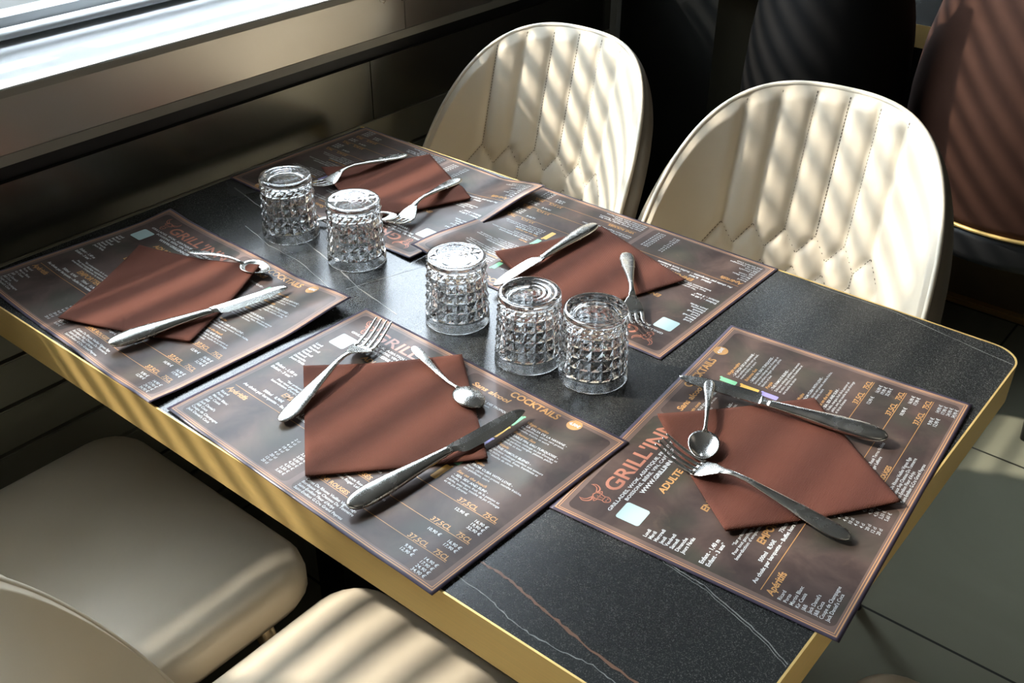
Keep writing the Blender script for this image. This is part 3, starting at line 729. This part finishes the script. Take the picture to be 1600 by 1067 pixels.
# ------------------------------------------------------------------ cutlery
def loft(secs, n=14, flat=1.0):
    # secs: (s, y centre, half width, half thickness, z centre, tilt)
    V, F = [], []
    for s, yc, hw, ht, zc in secs:
        for k in range(n):
            a = 2 * math.pi * k / n; ca, sa = math.cos(a), math.sin(a)
            V.append((s, yc + hw * math.copysign(abs(ca) ** flat, ca), zc + ht * math.copysign(abs(sa) ** flat, sa)))
    m = len(secs)
    for i in range(m - 1):
        for k in range(n): F.append((i * n + k, (i + 1) * n + k, (i + 1) * n + (k + 1) % n, i * n + (k + 1) % n))
    F += [tuple(range(n)), tuple((m - 1) * n + k for k in range(n - 1, -1, -1))]
    return V, F
def interp(tab, s):
    xs = [a for a, b in tab]; ys = [b for a, b in tab]; return float(np.interp(s, xs, ys))
def smooth_tab(tab, s, h=.004): return (interp(tab, s - h) + interp(tab, s) * 2 + interp(tab, s + h)) / 4
def make_knife():
    k = thing('table_knife', '', 'knife', (0, 0, 0), 0, 'table knives laid by the napkins')
    hw = [(0, .0022), (.0015, .0052), (.005, .0084), (.015, .0112), (.028, .0120), (.05, .0110), (.09, .0075), (.12, .0055), (.132, .0050)]
    ht = [(0, .0018), (.003, .0034), (.03, .0058), (.08, .0050), (.12, .0034), (.132, .0020)]
    S = [0, .0008, .002, .004, .007, .011, .016, .022, .03, .04, .05, .06, .07, .08, .09, .1, .11, .12, .127, .132]
    V, F = loft([(s, 0, smooth_tab(hw, s, .001), interp(ht, s), .0050) for s in S], 16, .9); mesh_obj('handle', V, F, M_STEEL, k, True)
    # blade: straight spine on +y, bulging cutting edge on -y
    sp = [(.130, .0046), (.14, .0052), (.20, .0052), (.220, .0044), (.230, .0022), (.2345, -.0010), (.236, -.0035)]
    ce = [(.130, -.0046), (.136, -.0060), (.140, -.0098), (.146, -.0122), (.165, -.0128), (.195, -.0120), (.215, -.0098), (.228, -.0070), (.234, -.0048), (.236, -.0037)]
    V, F = [], []; SS = [.130, .133, .136, .138, .140, .143, .147, .155, .165, .18, .195, .205, .215, .222, .228, .231, .234, .236]
    for s in SS:
        a, c = interp(sp, s), interp(ce, s); m = a * .55 + c * .45; th = .0011 if s > .138 else .0018
        th = min(th, (a - c) * .3 + .0002)
        V += [(s, a, .0050 + th * .8), (s, m, .0050 + th), (s, c, .0050 + .00015), (s, c, .0050 - .00015), (s, m, .0050 - th), (s, a, .0050 - th * .8)]
    for i in range(len(SS) - 1):
        for q in range(6): F.append((i * 6 + q, (i + 1) * 6 + q, (i + 1) * 6 + (q + 1) % 6, i * 6 + (q + 1) % 6))
    F += [tuple(range(6)), tuple((len(SS) - 1) * 6 + q for q in range(5, -1, -1))]
    o = mesh_obj('blade', V, F, M_STEEL, k); 
    return k
HZ_F = [(0, .0022), (.02, .0030), (.07, .0100), (.11, .0150), (.130, .0150), (.148, .0085), (.158, .0035), (.168, .0022), (.185, .0050), (.200, .0105), (.212, .0165)]
def make_fork():
    k = thing('table_fork', '', 'fork', (0, 0, 0), 0, 'table forks laid by the napkins')
    hw = [(0, .0020), (.0015, .0050), (.005, .0080), (.014, .0102), (.026, .0108), (.045, .0096), (.08, .0060), (.11, .0034), (.125, .0034), (.140, .0052)]
    ht = [(0, .0009), (.004, .0018), (.03, .0022), (.08, .0024), (.11, .0022), (.14, .0013)]
    S = [0, .0008, .002, .004, .007, .011, .016, .022, .03, .04, .05, .06, .07, .08, .09, .1, .11, .118, .125, .132, .140]
    V, F = loft([(s, 0, smooth_tab(hw, s, .001), interp(ht, s), smooth_tab(HZ_F, s)) for s in S], 16, .85); mesh_obj('handle', V, F, M_STEEL, k, True)
    hd = [(.138, .0049), (.146, .0095), (.153, .0130), (.160, .0144), (.166, .0146)]
    V, F = loft([(x, 0, smooth_tab(hd, x, .002), .0009, smooth_tab(HZ_F, x)) for x in np.linspace(.138, .167, 12)], 24, .6)
    head = mesh_obj('head', V, F, M_STEEL, k, True)
    for j in range(4):
        y0 = (j - 1.5) * .0078
        V, F = loft([(s, y0 * (1 - .06 * (s - .165) / .047),   .00265 - .0013 * ((s - .163) / .049) ** 1.5, .0009, smooth_tab(HZ_F, s) + .0012 * (abs(y0) / .0135) ** 2) for s in np.linspace(.163, .2105, 12)] + [(.212, y0 * .94, .0004, .0004, smooth_tab(HZ_F, .212) + .0006)], 10, .7)
        mesh_obj('tine', V, F, M_STEEL, head, True)
    return k
def make_spoon():
    k = thing('teaspoon', '', 'spoon', (0, 0, 0), 0, 'small spoons laid by the napkins')
    hw = [(0, .0015), (.001, .0034), (.004, .0052), (.011, .0063), (.020, .0060), (.04, .0040), (.07, .0024), (.09, .0022), (.096, .0030)]
    zc = [(0, .0035), (.02, .0052), (.05, .0092), (.075, .0100), (.088, .0080), (.096, .0055)]
    S = [0, .0006, .0015, .003, .006, .01, .015, .02, .028, .036, .045, .055, .065, .075, .083, .09, .096]
    V, F = loft([(s, 0, smooth_tab(hw, s, .001), .0007 + .0010 * min(1, s / .03), smooth_tab(zc, s)) for s in S], 14, .85); mesh_obj('handle', V, F, M_STEEL, k, True)
    V, F = [], []; NR, NA = 9, 28
    for side, dz in ((0, 0.), (1, -.0008)):
        for r in range(NR + 1):
            f = r / NR
            for a in range(NA):
                th = 2 * math.pi * a / NA; c_, s_ = math.cos(th), math.sin(th)
                eg = 1 + .12 * c_ * -1
                V.append((.1165 + f * .0225 * c_, f * .0165 * s_ * eg, .0060 + dz - .0056 * (1 - f ** 2.2) + .0004 * f - (.0012 * f * max(0, c_))))
    b = (NR + 1) * NA
    for r in range(NR):
        for a in range(NA):
            j = (a + 1) % NA; p = r * NA
            F.append((p + a, p + NA + a, p + NA + j, p + j)); F.append((b + p + a, b + p + j, b + p + NA + j, b + p + NA + a))
    p = NR * NA
    for a in range(NA): j = (a + 1) % NA; F.append((p + a, b + p + a, b + p + j, p + j))
    mesh_obj('bowl', V, F, M_STEEL, k, True)
    return k
KN, FK, SP = make_knife(), make_fork(), make_spoon()
_used = set()
def lay(proto, label, a, b, z, flip=False, mirror=False, pitch=0., roll=0.):
    # a: handle end on the table plane, b: point towards the tip
    o = proto if proto.name not in _used else copy_tree(proto)
    _used.add(proto.name); o['label'] = label
    ang = math.atan2(b[1] - a[1], b[0] - a[0])
    Mx = Matrix.Translation((a[0], a[1], T + z + .0012)) @ Matrix.Rotation(ang, 4, 'Z') @ Matrix.Rotation(-pitch, 4, 'Y') @ Matrix.Rotation(roll + (math.pi if flip else 0), 4, 'X')
    o.matrix_world = Mx; return o
lay(KN, 'knife across the lower corner of the near middle napkin, handle towards the brass edge', (-.4225, .0170), (-.391, .255), .0058, roll=.27)
lay(KN, 'knife on the right menu lying under the spoon handle', (-.059, .460), (-.285, .414), .0062, roll=-.2)
lay(KN, 'knife on the left menu with blue-grey reflections, beside the wall end', (-.857, .033), (-.803, .255), .0057, roll=.2)
lay(KN, 'knife on the far right napkin with a white glinting blade behind a tumbler', (-.594, .674), (-.589, .428), .0055, roll=0.)
lay(FK, 'fork over the upper left corner of the near middle napkin, tines towards the glasses', (-.583, .068), (-.634, .292), .0038)
lay(FK, 'fork across the front corner of the right menu napkin, tines over the title', (-.026, .294), (-.238, .291), .0040)
lay(FK, 'fork on the far right napkin with its head hidden behind the rightmost glass', (-.514, .636), (-.404, .490), .0042)
lay(FK, 'fork on the far left napkin nearest the wall, dark arched handle', (-.997, .690), (-1.014, .510), .0045)
lay(FK, 'fork at the sunlit fold of the far left napkin, tines casting striped shadows', (-.861, .672), (-.825, .508), .0060)
lay(SP, 'small spoon lying bowl down at the right corner of the near middle napkin', (-.5655, .2580), (-.426, .225), .0190, flip=True, pitch=-.045)
lay(SP, 'small spoon with its handle propped on the knife blade of the right menu', (-.2575, .4270), (-.195, .306), .0105, pitch=-.045)
lay(SP, 'small spoon on the top corner of the left napkin, handle pointing to the logo', (-.985, .240), (-.865, .270), .0060)
lay(SP, 'small spoon behind the two left tumblers on the far left menu', (-.938, .412), (-.848, .503), .0018)
